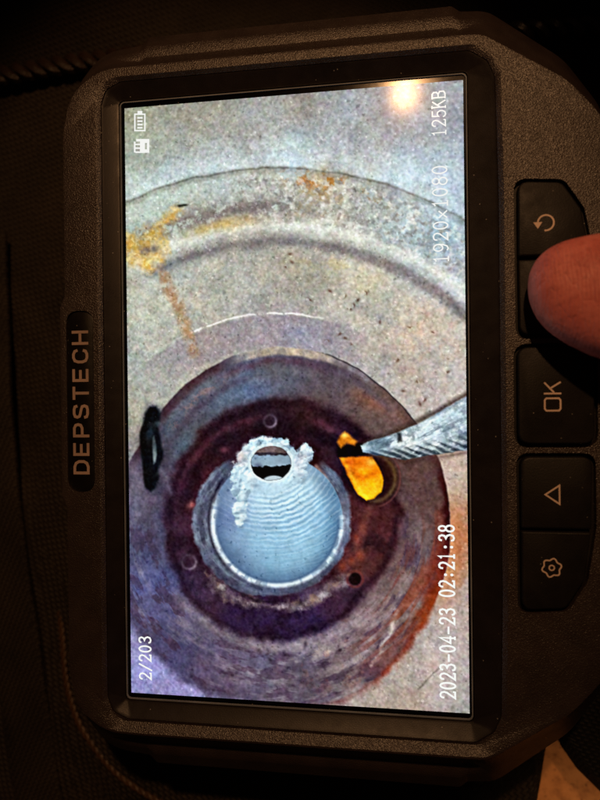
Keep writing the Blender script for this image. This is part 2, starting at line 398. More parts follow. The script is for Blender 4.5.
    lay(am * ss(.25, .75, ta), (244, 158, 14))
    lay(.8 * am * ss(.6, 1.05, ta) * ss(340, 372, x + .2 * y - 92), (255, 208, 36))
    lay(.75 * am * line([(343, 459), (350, 472), (358, 487), (366, 497)], 3, 3), (250, 190, 44))
    lay(.7 * am * spot(371, 462, 5, 4), (252, 208, 84))
    lay(.55 * am * spot(364, 472, 8, 4, .5), (250, 178, 24))
    lay(.6 * am * line([(350, 470), (362, 478), (377, 472)], 4, 4, 2, 186), (196, 84, 6))
    lay(.6 * am * spot(349, 462, 7, 3), (188, 74, 10))
    up2 = poly([(337, 442), (340, 435), (345, 431), (350, 435), (357, 441), (355, 445), (346, 443), (341, 448)], 2.0, 1.2, 188)
    lay(.95 * up2, (206, 118, 22))
    lay(.8 * up2 * spot(344, 435, 4, 3), (252, 206, 96))
    lay(.6 * up2 * spot(353, 441, 4, 2), (240, 160, 40))
    pb = poly([(470, 394), (455, 403), (440, 412), (418, 424), (400, 432), (384, 437), (372, 441), (361, 446), (363, 452), (376, 455), (390, 457),
               (405, 460), (425, 456), (447, 453), (472, 449)], 1.2, 1.0, 190)
    tpar = np.clip((x - 362) / 108.0, 0, 1.1)
    yt = 446 - 52 * tpar ** 1.15; yb = 453 - 3 * tpar + 10 * tpar * (1 - tpar)
    v = np.clip((y - yt) / (yb - yt + 1e-6), 0, 1)
    lay(.75 * line([(470, 392), (440, 410), (400, 430), (366, 443)], 5, 3), (70, 58, 54))
    cyl = np.clip(1 - ((v - .42) / .62) ** 2, 0, 1)[..., None]
    lay(pb, np.clip(cyl * np.array([196.0, 214.0, 222.0]) + (1 - cyl) * np.array([52.0, 60.0, 70.0]), 0, 255))
    along = fbm((x * .9 - y * .45) * .35, (y * .9 + x * .45) * 1.5, 7, 192, 4, .6)
    lay(.6 * pb * ss(.50, .75, along), (236, 244, 246))
    lay(.65 * pb * ss(.48, .25, along), (78, 94, 106))
    lay(.5 * pb * ss(.5, .3, fbm(x, y, 9, 195)), (92, 108, 120))
    lay(.4 * pb * spot(452, 418, 16, 14), (226, 238, 242))
    hel = np.sin((y * 1.0 - x * .42) / 6.4 * 2 * np.pi + 3.5 * (fbm(x, y, 14, 197) - .5))
    lay(.55 * pb * ss(.62, .86, v) * ss(.1, 1, hel) * (.4 + n8), (36, 44, 54))
    lay(.45 * pb * ss(.62, .86, v) * ss(-.1, -1, hel), (214, 226, 230))
    lay(.8 * poly([(397, 433), (401, 432), (402, 441), (398, 442)], 1.6, 1, 198), (26, 32, 40))
    lay(.45 * pb * spot(374, 447, 14, 9), (72, 92, 108))
    lay(.5 * line([(372, 457), (405, 463), (447, 456), (470, 452)], 3, 3), (64, 44, 44))

    # --- uneven grime at middle scale, sensor grain, in-camera sharpening
    ou = (1 - dm)[..., None]; cu = cup[..., None]

    def blur(I, k):
        for axx in (0, 1):
            P = np.concatenate([np.repeat(I.take([0], axx), k + 1, axx), I, np.repeat(I.take([-1], axx), k, axx)], axx).cumsum(axx)
            n = I.shape[axx]
            I = (P.take(range(2 * k + 1, 2 * k + 1 + n), axx) - P.take(range(0, n), axx)) / (2 * k + 1)
        return I
    q = np.random.RandomState(3)

    def grain(k):
        g_ = blur(blur(q.randn(*x.shape, 1), k), k) if k else q.randn(*x.shape, 1)
        return g_ / g_.std()
    mid = (fbm(x, y, 24, 240, 5, .65) - .5)[..., None]; fine = (fbm(x, y, 7, 246, 3, .7) - .5)[..., None]
    img = img * (1 + (.22 * mid + .26 * fine * (1 - ou) + .08 * fine) * (1 - .6 * cu))
    img = img + (fbm(x, y, 34, 250) - .5)[..., None] * (1 - .7 * cu) * np.array([16.0, 3.0, -14.0])
    lum = img.mean(-1, keepdims=True)
    amp = (2.7 + 3.5 * np.clip(lum / 170, 0, 1)) * (.85 + .30 * ou) * (1 - .6 * cu)
    img = img + amp * (.9 * grain(1) + .45 * grain(2) + .25 * grain(0))
    for ch in range(3):
        img[..., ch] += (amp * (.16 * grain(1) + .22 * grain(3)))[..., 0]
    img = img + 20 * ss(1.6, 2.6, grain(1)) * ou
    img = img - 22 * ss(1.7, 2.8, grain(1)) * np.clip(lum / 150, 0, 1)
    img = img + .38 * (img - blur(img, 2)) + .30 * (img - blur(blur(img, 8), 8))
    img = (img - 128) * 1.07 + 131
    return np.clip(img, 4, 250)


# ---------------------------------------------------------------- helpers
def tag(o, label=None, cat=None, group=None, kind=None):
    if label: o['label'] = label
    if cat: o['category'] = cat
    if group: o['group'] = group
    if kind: o['kind'] = kind
    return o


def empty(name, loc=(0, 0, 0)):
    o = bpy.data.objects.new(name, None); scene.collection.objects.link(o)
    o.location = [c * MM for c in loc]; o.empty_display_size = 0.01
    return o


def obj(name, bm, mat, parent=None, smooth=35, raw=False):
    if raw:
        me = bm
    else:
        me = bpy.data.meshes.new(name); bm.to_mesh(me); bm.free()
    if mat: me.materials.clear(); me.materials.append(mat)
    if smooth and len(me.polygons):
        me.polygons.foreach_set('use_smooth', np.ones(len(me.polygons), bool))
        me.set_sharp_from_angle(angle=math.radians(smooth))
    o = bpy.data.objects.new(name, me); scene.collection.objects.link(o)
    if parent: o.parent = parent
    return o


def evaluated(o):
    dg = bpy.context.evaluated_depsgraph_get(); dg.update()
    return bpy.data.meshes.new_from_object(o.evaluated_get(dg))


def rounded(corners, n=5):
    """corners (x, y, z, r) -> a closed loop of points, n+1 for each corner"""
    out = []; N = len(corners)
    for i in range(N):
        p = Vector(corners[i][:3]); a = Vector(corners[i - 1][:3]); b = Vector(corners[(i + 1) % N][:3]); r = corners[i][3]
        u = (a - p); v = (b - p); lu, lv = u.length, v.length; u.normalize(); v.normalize()
        ang = u.angle(v)
        d = min(r / max(math.tan(ang / 2), 1e-3), .47 * lu, .47 * lv)
        s, e = p + u * d, p + v * d
        for k in range(n + 1):
            t = k / n
            out.append((1 - t) ** 2 * s + 2 * t * (1 - t) * p + t * t * e)
    return out


def loft(bm, loops, cap0=True, cap1=True):
    rings = [[bm.verts.new([c * MM for c in p]) for p in L] for L in loops]
    n = len(rings[0])
    for A, B in zip(rings[:-1], rings[1:]):
        for i in range(n):
            j = (i + 1) % n
            bm.faces.new((A[i], A[j], B[j], B[i]))
    if cap0: bm.faces.new(list(reversed(rings[0])))
    if cap1: bm.faces.new(rings[-1])
    bmesh.ops.recalc_face_normals(bm, faces=bm.faces)
    return rings


def prism(corners, levels, n=5):
    """levels: (z, inset). corners (x, y, r)"""
    bm = bmesh.new()
    cx = sum(c[0] for c in corners) / len(corners); cy = sum(c[1] for c in corners) / len(corners)
    base = rounded([(c[0], c[1], 0, c[2]) for c in corners], n)
    N = len(base); nrm = []
    area = sum(base[i].x * base[(i + 1) % N].y - base[(i + 1) % N].x * base[i].y for i in range(N))
    for i in range(N):
        t = base[(i + 1) % N] - base[i - 1]
        m = Vector((-t.y, t.x, 0)); m.normalize()
        nrm.append(m if area > 0 else -m)       # inward
    loft(bm, [[(p.x + m.x * ins, p.y + m.y * ins, z) for p, m in zip(base, nrm)] for z, ins in levels])
    return bm


# ---------------------------------------------------------------- materials
def mat(name):
    m = bpy.data.materials.new(name); m.use_nodes = True
    return m, m.node_tree.nodes, m.node_tree.links, m.node_tree.nodes['Principled BSDF']


def coords(N, L, scale=1000.0):
    tc = N.new('ShaderNodeTexCoord'); mp = N.new('ShaderNodeMapping')
    mp.inputs['Scale'].default_value = (scale,) * 3
    L.new(tc.outputs['Object'], mp.inputs['Vector'])
    return mp.outputs['Vector']                  # millimetres


def noise(N, L, vec, scale, detail=3, rough=.55):
    n = N.new('ShaderNodeTexNoise'); n.inputs['Scale'].default_value = scale
    n.inputs['Detail'].default_value = detail; n.inputs['Roughness'].default_value = rough
    L.new(vec, n.inputs['Vector']); return n.outputs['Fac']


def ramp(N, L, fac, stops):
    r = N.new('ShaderNodeValToRGB'); e = r.color_ramp.elements
    while len(e) < len(stops): e.new(.5)
    for q, (p, c) in zip(e, stops): q.position = p; q.color = c if len(c) == 4 else (*c, 1)
    L.new(fac, r.inputs['Fac']); return r.outputs['Color']


def bump(N, L, b, h, strength, dist, prev=None):
    n = N.new('ShaderNodeBump'); n.inputs['Strength'].default_value = strength; n.inputs['Distance'].default_value = dist * MM
    L.new(h, n.inputs['Height'])
    if prev: L.new(prev, n.inputs['Normal'])
    L.new(n.outputs['Normal'], b.inputs['Normal']); return n.outputs['Normal']


def plastic(name, c, rough, grain=0.0, gs=3.2, spec=.5, wear=.25, dust=0):
    m, N, L, b = mat(name); v = coords(N, L)
    f = noise(N, L, v, .18, 5)
    L.new(ramp(N, L, f, [(.3, [k * (1 - wear) for k in c]), (.7, [k * (1 + wear) for k in c])]), b.inputs['Base Color'])
    b.inputs['Specular IOR Level'].default_value = spec
    f2 = noise(N, L, v, .35, 6, .65)
    L.new(ramp(N, L, f2, [(.3, [rough * .85] * 3), (.72, [min(1, rough * 1.2)] * 3)]), b.inputs['Roughness'])
    if dust:
        vd = N.new('ShaderNodeTexVoronoi'); vd.inputs['Scale'].default_value = .75; L.new(v, vd.inputs['Vector'])
        dm_ = ramp(N, L, vd.outputs['Distance'], [(.05, (1, 1, 1)), (.085, (0, 0, 0))])
        pick = ramp(N, L, vd.outputs['Color'], [(.55, (0, 0, 0)), (.62, (1, 1, 1))])
        mu = N.new('ShaderNodeMath'); mu.operation = 'MULTIPLY'; L.new(dm_, mu.inputs[0]); L.new(pick, mu.inputs[1])
        src = b.inputs['Base Color'].links[0].from_socket
        md_ = N.new('ShaderNodeMix'); md_.data_type = 'RGBA'; L.new(mu.outputs[0], md_.inputs[0]); L.new(src, md_.inputs[6])
        md_.inputs[7].default_value = (dust, dust * .93, dust * .86, 1); L.new(md_.outputs[2], b.inputs['Base Color'])
    if grain:
        vo = N.new('ShaderNodeTexVoronoi'); vo.inputs['Scale'].default_value = gs; vo.feature = 'SMOOTH_F1'
        vo.inputs['Smoothness'].default_value = .6
        L.new(v, vo.inputs['Vector'])
        nz = noise(N, L, v, gs * 1.1, 2)
        mx = N.new('ShaderNodeMath'); mx.operation = 'ADD'
        L.new(vo.outputs['Distance'], mx.inputs[0]); L.new(nz, mx.inputs[1])
        bump(N, L, b, mx.outputs[0], grain, .12)
    return m


M_HOUS = plastic('textured_brown_black_plastic', (.031, .0215, .0200), .36, .6, 5.2, .8)
M_BEZEL = plastic('smooth_dark_plastic', (.012, .009, .009), .42, .08, 6, .35, dust=.3)
M_BLACK = plastic('black_rubber', (.007, .006, .006), .55, .15, 4, .3, dust=.22)
M_PLATE = plastic('black_plate', (.006, .005, .005), .35, .05, 4, .4, dust=.2)
M_RIM = plastic('grey_rim', (.22, .25, .30), .6, 0, 3, .12)
M_PRINT = plastic('tan_print', (.78, .60, .50), .6, .05, 4, .3, .12)
M_LOGO = plastic('logo_print', (.42, .31, .27), .6, .1, 4, .3, .15)
M_GLASS = plastic('black_glass_border', (.003, .003, .004), .12, 0, 3, .2, dust=.35)

m, N, L, b = mat('display'); M_DISP = m
at = N.new('ShaderNodeAttribute'); at.attribute_name = 'picture'
b.inputs['Base Color'].default_value = (.004, .004, .005, 1)
L.new(at.outputs['Color'], b.inputs['Emission Color']); b.inputs['Emission Strength'].default_value = 1.0
b.inputs['Roughness'].default_value = .105; b.inputs['Specular IOR Level'].default_value = .055
b.inputs['Coat Weight'].default_value = .06; b.inputs['Coat Roughness'].default_value = .19; b.inputs['Coat IOR'].default_value = 1.35

m, N, L, b = mat('display_white'); M_WHITE = m
b.inputs['Base Color'].default_value = (.01, .01, .01, 1)
b.inputs['Emission Color'].default_value = (.93, .95, .92, 1); b.inputs['Emission Strength'].default_value = 1.0
b.inputs['Roughness'].default_value = .1
m, N, L, b = mat('display_white_faint'); M_FAINT = m
b.inputs['Base Color'].default_value = (.01, .01, .01, 1)
b.inputs['Emission Color'].default_value = (.90, .91, .88, 1); b.inputs['Emission Strength'].default_value = 1.0
b.inputs['Roughness'].default_value = .1


def fabric(name, c, thread, ang, bs=.9):
    m, N, L, b = mat(name); tc = N.new('ShaderNodeTexCoord'); mp = N.new('ShaderNodeMapping')
    mp.inputs['Scale'].default_value = (1000 / thread,) * 3; mp.inputs['Rotation'].default_value = (0, 0, ang)
    L.new(tc.outputs['Object'], mp.inputs['Vector'])
    w = []
    for d in ('X', 'Y'):
        t = N.new('ShaderNodeTexWave'); t.bands_direction = d; t.inputs['Scale'].default_value = .314; t.inputs['Distortion'].default_value = 1.1
        t.inputs['Detail'].default_value = 2; t.inputs['Detail Scale'].default_value = 1.6
        L.new(mp.outputs['Vector'], t.inputs['Vector']); w.append(t.outputs['Fac'])
    ck = N.new('ShaderNodeTexChecker'); ck.inputs['Scale'].default_value = 1.0
    L.new(mp.outputs['Vector'], ck.inputs['Vector'])
    mx = N.new('ShaderNodeMix'); mx.data_type = 'FLOAT'
    L.new(ck.outputs['Fac'], mx.inputs[0]); L.new(w[0], mx.inputs[2]); L.new(w[1], mx.inputs[3])
    v = coords(N, L); nz = noise(N, L, v, .07, 4)
    L.new(ramp(N, L, nz, [(.3, [k * .6 for k in c]), (.7, [k * 1.5 for k in c])]), b.inputs['Base Color'])
    b.inputs['Roughness'].default_value = .72; b.inputs['Specular IOR Level'].default_value = .35
    bump(N, L, b, mx.outputs[0], bs, .45 * thread)
    return m


M_CLOTH = fabric('black_woven_cloth', (.022, .016, .011), .95, .62)
M_FLAP = fabric('black_mesh_cloth', (.006, .005, .004), .8, .2)
M_STRAP = fabric('dark_webbing', (.022, .016, .011), .8, 1.2)
M_CORD = plastic('waxed_brown_black_cord', (.024, .013, .008), .36, .3, 2.5, .7)
M_THREAD = plastic('ochre_thread', (.070, .034, .014), .5, .2, 3, .45)

m, N, L, b = mat('tan_tabletop'); M_TABLE = m
v = coords(N, L)
c1 = ramp(N, L, noise(N, L, v, .35, 6, .7), [(.32, (.34, .13, .04)), (.5, (.60, .26, .085)), (.7, (.68, .31, .11))])
c2 = ramp(N, L, noise(N, L, v, .9, 3, .6), [(.30, (.22, .10, .05)), (.40, (1, 1, 1))])
mx = N.new('ShaderNodeMix'); mx.data_type = 'RGBA'; mx.blend_type = 'MULTIPLY'; mx.inputs[0].default_value = .8
L.new(c1, mx.inputs[6]); L.new(c2, mx.inputs[7]); L.new(mx.outputs[2], b.inputs['Base Color'])
b.inputs['Roughness'].default_value = .75
bump(N, L, b, noise(N, L, v, 1.2, 4), .5, .3)

m, N, L, b = mat('skin'); M_SKIN = m
v = coords(N, L)
c1 = ramp(N, L, noise(N, L, v, .14, 6, .65), [(.30, (.48, .105, .090)), (.52, (.68, .180, .150)), (.72, (.80, .27, .23))])
c2 = ramp(N, L, noise(N, L, v, 1.1, 4, .7), [(.30, (.62, .48, .46)), (.5, (1, 1, 1)), (.72, (1, 1, 1)), (.80, (1.25, 1.3, 1.3))])
mx = N.new('ShaderNodeMix'); mx.data_type = 'RGBA'; mx.blend_type = 'MULTIPLY'; mx.inputs[0].default_value = .75
L.new(c1, mx.inputs[6]); L.new(c2, mx.inputs[7]); L.new(mx.outputs[2], b.inputs['Base Color'])
b.inputs['Specular IOR Level'].default_value = .5
L.new(ramp(N, L, noise(N, L, v, .5, 4, .6), [(.3, (.34,) * 3), (.7, (.55,) * 3)]), b.inputs['Roughness'])
b.inputs['Subsurface Weight'].default_value = .2; b.inputs['Subsurface Radius'].default_value = (1, .3, .15)
b.inputs['Subsurface Scale'].default_value = 1.2 * MM
wv = N.new('ShaderNodeTexWave'); wv.inputs['Scale'].default_value = .62; wv.inputs['Distortion'].default_value = 4.5   # papillary ridges
wv.inputs['Detail'].default_value = 2; wv.inputs['Detail Scale'].default_value = .35; wv.bands_direction = 'X'; L.new(v, wv.inputs['Vector'])
p1 = bump(N, L, b, wv.outputs['Fac'], .28, .10)
cr = N.new('ShaderNodeTexVoronoi'); cr.feature = 'DISTANCE_TO_EDGE'; cr.inputs['Scale'].default_value = .42
mp2 = N.new('ShaderNodeMapping'); mp2.inputs['Scale'].default_value = (1.6, .55, 1.0); L.new(v, mp2.inputs['Vector']); L.new(mp2.outputs['Vector'], cr.inputs['Vector'])
cf = ramp(N, L, cr.outputs['Distance'], [(0, (0, 0, 0)), (.06, (1, 1, 1))])
p2 = bump(N, L, b, cf, .35, .18, p1)
bump(N, L, b, noise(N, L, v, 1.9, 5, .7), .6, .18, p2)
m, N, L, b = mat('nail'); M_NAIL = m
v = coords(N, L)
L.new(ramp(N, L, noise(N, L, v, .3, 3), [(.3, (.50, .21, .14)), (.7, (.60, .28, .19))]), b.inputs['Base Color'])
b.inputs['Roughness'].default_value = .33

# ---------------------------------------------------------------- setting: table top, cloth, flap
table = bmesh.new()
for sx, sy in ((-1, -1), (1, -1), (1, 1), (-1, 1)): table.verts.new((sx * .9, sy * .9, -.012))
table.faces.new(table.verts)
tag(obj('tabletop', table, M_TABLE, smooth=0), kind='structure')


def sheet(xl, xr, ys, nx, hz, thick, edge_r=0, edge_l=0):
    """cloth between xl(y) and xr(y), height hz(x, y); rolled over at its free edges"""
    bm = bmesh.new(); top = []
    for yy in ys:
        a, c = xl(yy), xr(yy); row = []
        for i in range(nx):
            t = i / (nx - 1); xx = a + (c - a) * t
            dr, dl = c - xx, xx - a
            z = hz(xx, yy)
            if edge_r and dr < edge_r: z -= edge_r - math.sqrt(max(0, edge_r ** 2 - (edge_r - dr) ** 2))
            if edge_l and dl < edge_l: z -= edge_l - math.sqrt(max(0, edge_l ** 2 - (edge_l - dl) ** 2))
            row.append(bm.verts.new((xx * MM, yy * MM, z * MM)))
        top.append(row)
    for A, B in zip(top[:-1], top[1:]):
        for i in range(nx - 1): bm.faces.new((A[i], A[i + 1], B[i + 1], B[i]))
    ret = bmesh.ops.extrude_face_region(bm, geom=list(bm.faces))
    vv = [g for g in ret['geom'] if isinstance(g, bmesh.types.BMVert)]
    for q in vv: q.co.z -= thick * MM
    bmesh.ops.recalc_face_normals(bm, faces=bm.faces)
    return bm


def lerp_tab(tab):
    return lambda y: float(np.interp(y, [t[0] for t in tab], [t[1] for t in tab]))


def cloth_z(x, y):
    # gentle folds, flat (z = 0) where the monitor lies
    w = min(1.0, max(0.0, max((abs(x - 5) - 46) / 30, (abs(y) - 62) / 30)))
    return w * (1.5 * math.sin(.055 * x + .032 * y + 1.0) + .9 * math.sin(.11 * y - .07 * x) - .6) \
        - w * 2.0 * math.exp(-((x + 60 + .22 * (y + 60)) / 5.0) ** 2) * (y < 40)


nonlin = lambda t: 260 * math.copysign(abs(t) ** 1.3, t)
ysA = [nonlin(-1 + 2 * k / 120) for k in range(121)]
xrA = lerp_tab([(-260, 16), (-120, 40), (-88, 48.2), (-74.5, 50.2), (-72, 53.5), (-68, 58), (-40, 60), (260, 62)])
o = obj('cloth', sheet(lambda y: -260, xrA, ysA, 150, cloth_z, 2.0, 1.5), M_CLOTH, smooth=60)
tag(o, 'black woven cloth spread under the inspection monitor', 'cloth')
xlB = lerp_tab([(-260, 210), (-130, 118), (-100, 80), (-88, 66), (-83.5, 61), (-79, 56.4), (-75, 53.6), (-71.5, 51.6), (-66, 50.5), (-60, 54), (260, 58)])
o = obj('mesh_flap', sheet(xlB, lambda y: 260, ysA, 60, lambda x, y: .9 + .5 * math.sin(.08 * x + .05 * y), 1.4, 0, 2.4), M_FLAP, smooth=60)
tag(o, 'black padded mesh flap with a curved edge beside the tan tabletop', 'flap')


def tube(bm, pts, rad, k=8, caps=True):
    P = [Vector(p) for p in pts]; rings = []
    for i, p in enumerate(P):
        t = (P[min(i + 1, len(P) - 1)] - P[max(i - 1, 0)]).normalized()
        up = Vector((0, 0, 1)); s = t.cross(up)
        if s.length < .05: s = t.cross(Vector((0, 1, 0)))
        s.normalize(); u = s.cross(t)
        r = rad(i / (len(P) - 1)) if callable(rad) else rad
        rings.append([bm.verts.new((p + (s * math.cos(2 * math.pi * j / k) + u * math.sin(2 * math.pi * j / k)) * r) * MM) for j in range(k)])
    for A, B in zip(rings[:-1], rings[1:]):
        for j in range(k): bm.faces.new((A[j], A[(j + 1) % k], B[(j + 1) % k], B[j]))
    if caps: bm.faces.new(rings[0]); bm.faces.new(list(reversed(rings[-1])))
    bmesh.ops.recalc_face_normals(bm, faces=bm.faces)


def spline(ctrl, n):
    C = [Vector(c) for c in ctrl]; C = [2 * C[0] - C[1]] + C + [2 * C[-1] - C[-2]]; out = []
    S = len(C) - 3
    for k in range(n):
        t = k / (n - 1) * S; i = min(int(t), S - 1); f = t - i
        a, b_, c, d = C[i:i + 4]
        out.append(.5 * (2 * b_ + (c - a) * f + (2 * a - 5 * b_ + 4 * c - d) * f * f + (3 * b_ - a - 3 * c + d) * f ** 3))
    return out


def rope(name, ctrl, rad, pitch, strands, m, parent, lift=0.0):
    axis = spline(ctrl, 1200); s = [0.0]
    for a, c in zip(axis[:-1], axis[1:]): s.append(s[-1] + (c - a).length)
    step = pitch / 9.0; n = int(s[-1] / step); idx = np.interp(np.linspace(0, s[-1], n), s, range(len(axis)))
    for q in range(strands):
        pts = []
        for k in range(n):
            i = int(idx[k]); p = axis[i]; t = (axis[min(i + 1, 1199)] - axis[max(i - 1, 0)]).normalized()
            side = Vector((-t.y, t.x, 0)).normalized(); ph = 2 * math.pi * (k * step / pitch + q / strands)
            pts.append(p + side * math.cos(ph) * rad * .52 + Vector((0, 0, 1)) * math.sin(ph) * rad * .52)
        bm = bmesh.new(); tube(bm, pts, rad * .56, 7); obj('strand', bm, m, parent)


cord = tag(empty('twisted_cord'), 'thick dark twisted cord lying on the cloth past the monitor top', 'cord')
rope('cord', [(-150, 74, 2.6), (-110, 76, 2.4), (-74, 77.0, 2.4), (-50, 78.4, 2.4), (-10, 78.6, 2.4), (30, 76.6, 2.4), (62, 75.4, 2.6), (100, 75, 2.8), (150, 76, 2.8)],
     2.1, 6.8, 2, M_CORD, cord)
seam = tag(empty('seam_thread'), 'thin ochre twisted thread curving along the cloth below the logo edge', 'thread')
rope('seam', [(-61.5, -50, -2.2), (-60, -57, -.8), (-58.6, -66, .3), (-56, -75, .3), (-52.2, -81, .2), (-47.5, -86, .4), (-42.5, -89.6, .4), (-36.5, -92.6, .4), (-24, -98, .5), (0, -108, .6)],
     .66, 3.6, 2, M_THREAD, seam)

# webbing strap down the left
bm = bmesh.new(); prev = None
axis = spline([(-78, 40, .9), (-77, 0, 1.0), (-74.5, -30, .9), (-70.5, -60, .6), (-66, -90, .8), (-60, -125, 1.0)], 60)
loops = []
for i, p in enumerate(axis):
    t = (axis[min(i + 1, 59)] - axis[max(i - 1, 0)]).normalized(); s = Vector((-t.y, t.x, 0)).normalized()
    pr = [(-6, 0), (-6, .9), (-5.4, 1.4), (-3, 1.6), (0, 1.65), (3, 1.6), (5.4, 1.4), (6, .9), (6, 0), (0, -.1)]
    loops.append([p + s * u + Vector((0, 0, w - .3 + .2 * math.sin(i * .7))) for u, w in pr])
loft(bm, loops)
tag(obj('webbing_strap', bm, M_STRAP, smooth=50), 'dark flat webbing strap lying on the cloth at the logo side', 'strap')

# ---------------------------------------------------------------- the monitor
mon = tag(empty('inspection_monitor', (0, 0, 0)), 'rugged brown-black handheld inspection camera monitor with a lit screen', 'monitor')
DEV = lambda loops: [[(p[0], p[1], p[2] + Z0) for p in Lp] for Lp in loops]


def mirror(half, tilt=(0,) * 13):
    """half: corners from the left bulge over the top to the right, y > 0"""
    return half + [(x, -y, z + tilt[i], r) for i, (x, y, z, r) in reversed(list(enumerate(half)))]


h0 = [(-45.6, 18, -4, 2), (-44.8, 20.5, -4, 2), (-44.8, 54, -4, 14), (-42.8, 62.5, -4, 10), (-37.5, 68.6, -4, 12), (-29.2, 69.4, -4, .8), (-27.8, 70.8, -4, .8),
      (29.8, 70.9, -4, .8), (31.2, 69.8, -4, .8), (36, 69.4, -4, 6), (49, 59.5, -4, 14), (54.8, 51, -4, 12), (59.5, 36, -4, 8)]
h1 = [(-43.3, 17.5, 2.5, 2), (-42.3, 20, 2.5, 2), (-42.3, 50.5, 2.5, 14), (-40.6, 57.8, 2.5, 10), (-34.8, 61.6, 2.5, 12), (-28.5, 61.7, 2.5, .8), (-27.5, 61.7, 2.5, .8),
      (29.5, 61.7, 2.5, .8), (30.5, 61.7, 2.5, .8), (34, 61.6, 2.5, 6), (47.5, 52.8, 2.5, 14), (53, 46.5, 2.5, 12), (56.5, 34, 2.5, 8)]
h3 = [(-35, 17.5, 1.95, .1), (-35, 20, 1.95, .1), (-35, 55.4, 1.95, 2), (-34, 58.2, 1.95, 2), (-31.2, 59.4, 1.95, 2), (-28, 59.4, 1.95, .1), (-27, 59.4, 1.95, .1),
      (29, 59.4, 1.95, .1), (30, 59.4, 1.95, .1), (32, 59.4, 1.95, 2), (35, 57.4, 1.95, 2), (36.2, 54.6, 1.95, 2), (36.6, 34, 1.95, .1)]
mixh = lambda A, B, t, zs: [(a[0] * (1 - t) + b[0] * t, a[1] * (1 - t) + b[1] * t, zs(i, a[2] * (1 - t) + b[2] * t), a[3] * (1 - t) + b[3] * t) for i, (a, b) in enumerate(zip(A, B))]
pad = (5, 6, 7, 8)
ha = mixh(h0, h1, .27, lambda i, z: -2.5 if i in pad else z)
hb = mixh(h0, h1, .33, lambda i, z: -2.15 if i in pad else z)
hc = mixh(h0, h1, .47, lambda i, z: -1.95 if i in pad else z)
hc2 = mixh(h0, h1, .56, lambda i, z: -1.9 if i in pad else z)
hd = mixh(h0, h1, .95, lambda i, z: z)
he = [(x * .992 + .0, y * .994, z + .05, r) for x, y, z, r in h1]
hf = [(x * 1.022, y * 1.011, 2.5, r + .3) for x, y, z, r in h3]
hf2 = [(x * 1.010, y * 1.006, 2.25, r + .15) for x, y, z, r in h3]
hg = [(x, y, -.9, r) for x, y, z, r in h3]
sc = lambda H, sx, sy, z: [(5 + (x - 5) * sx, y * sy, z, r) for x, y, _, r in H]
loops = [sc(h0, .88, .90, -25), sc(h0, .90, .915, -24.6), sc(h0, .95, .95, -21), sc(h0, .985, .985, -10), h0, ha, hb, hc, hc2, hd, h1, he, hf, hf2, h3, hg]
# lower band only: tilt added so it catches the bulb's highlight
TILT = {id(h1): (0, 0, 0, .1, .25) + (.3,) * 5 + (.1, 0, 0), id(he): (0, 0, 0, .1, .25) + (.3,) * 5 + (.1, 0, 0), id(hf): (0, 0, 0, -.2, -.4) + (-.45,) * 5 + (-.2, 0, 0), id(hf2): (0, 0, 0, -.2, -.38) + (-.4,) * 5 + (-.2, 0, 0)}
bm = bmesh.new(); loft(bm, DEV([rounded(mirror(q, TILT.get(id(q), (0,) * 13))) for q in loops]))
housing = obj('housing', bm, None)

BTN = {  # x, y, r in mm on the face
    'undo': [(39.5, 36.2, 1.8), (46.6, 35.6, 2.0), (49.6, 31, 2.5), (50.9, 23.45, .4), (39.5, 23.45, .4)],
    'down': [(39.5, 23.05, .4), (51.0, 23.05, .4), (51.4, 10.3, 1.8), (39.6, 10.3, 1.8)],
    'ok': [(39.2, 8.3, 2.0), (51.4, 8.3, 2.0), (51.4, -8.0, 2.0), (39.2, -8.0, 2.0)],
    'up': [(39.5, -10.1, 1.8), (51.0, -10.1, 1.8), (50.7, -22.2, .4), (39.5, -22.2, .4)],
    'gear': [(39.5, -22.6, .4), (50.6, -22.6, .4), (49.6, -30.5, 2.5), (46.6, -35.4, 2.0), (39.5, -36.0, 1.8)]}
WELL = [[(38.9, 36.8, 2.2), (47.0, 36.2, 2.4), (50.2, 31.2, 3), (51.9, 22, 3), (52.0, 9.7, 2.2), (39.0, 9.7, 2.2)],
        [(38.6, 8.9, 2.5), (52.0, 8.9, 2.5), (52.0, -8.6, 2.5), (38.6, -8.6, 2.5)],
        [(38.9, -9.5, 2.2), (51.6, -9.5, 2.2), (51.6, -22, 3), (50.2, -30.8, 3), (47.0, -36, 2.4), (38.9, -36.6, 2.2)]]
LOGO = [(-42.1, 17.0, 2.75), (-36.7, 17.0, 2.75), (-36.7, -17.0, 2.75), (-42.1, -17.0, 2.75)]


def cut(target, corners, z0):
    c = obj('cutter', prism(corners, [(z0 + Z0, 0), (6 + Z0, 0)], 7), None)
    md = target.modifiers.new('b', 'BOOLEAN'); md.object = c; md.operation = 'DIFFERENCE'; md.solver = 'EXACT'
    return c


cs = [cut(housing, w, 1.1) for w in WELL] + [cut(housing, LOGO, 1.9)]
me = evaluated(housing)
bpy.data.objects.remove(housing)
for c in cs: bpy.data.objects.remove(c)
housing = obj('housing', me, M_HOUS, mon, 28, raw=True)

# rubber floor of the button wells, logo plate
for w in WELL:
    obj('button_gasket', prism(w, [(1.12 + Z0, .06), (1.45 + Z0, .08)], 7), M_BLACK, mon)
plate = obj('logo_plate', prism(LOGO, [(1.92 + Z0, .05), (2.12 + Z0, .08), (2.2 + Z0, .25)], 7), M_PLATE, mon)

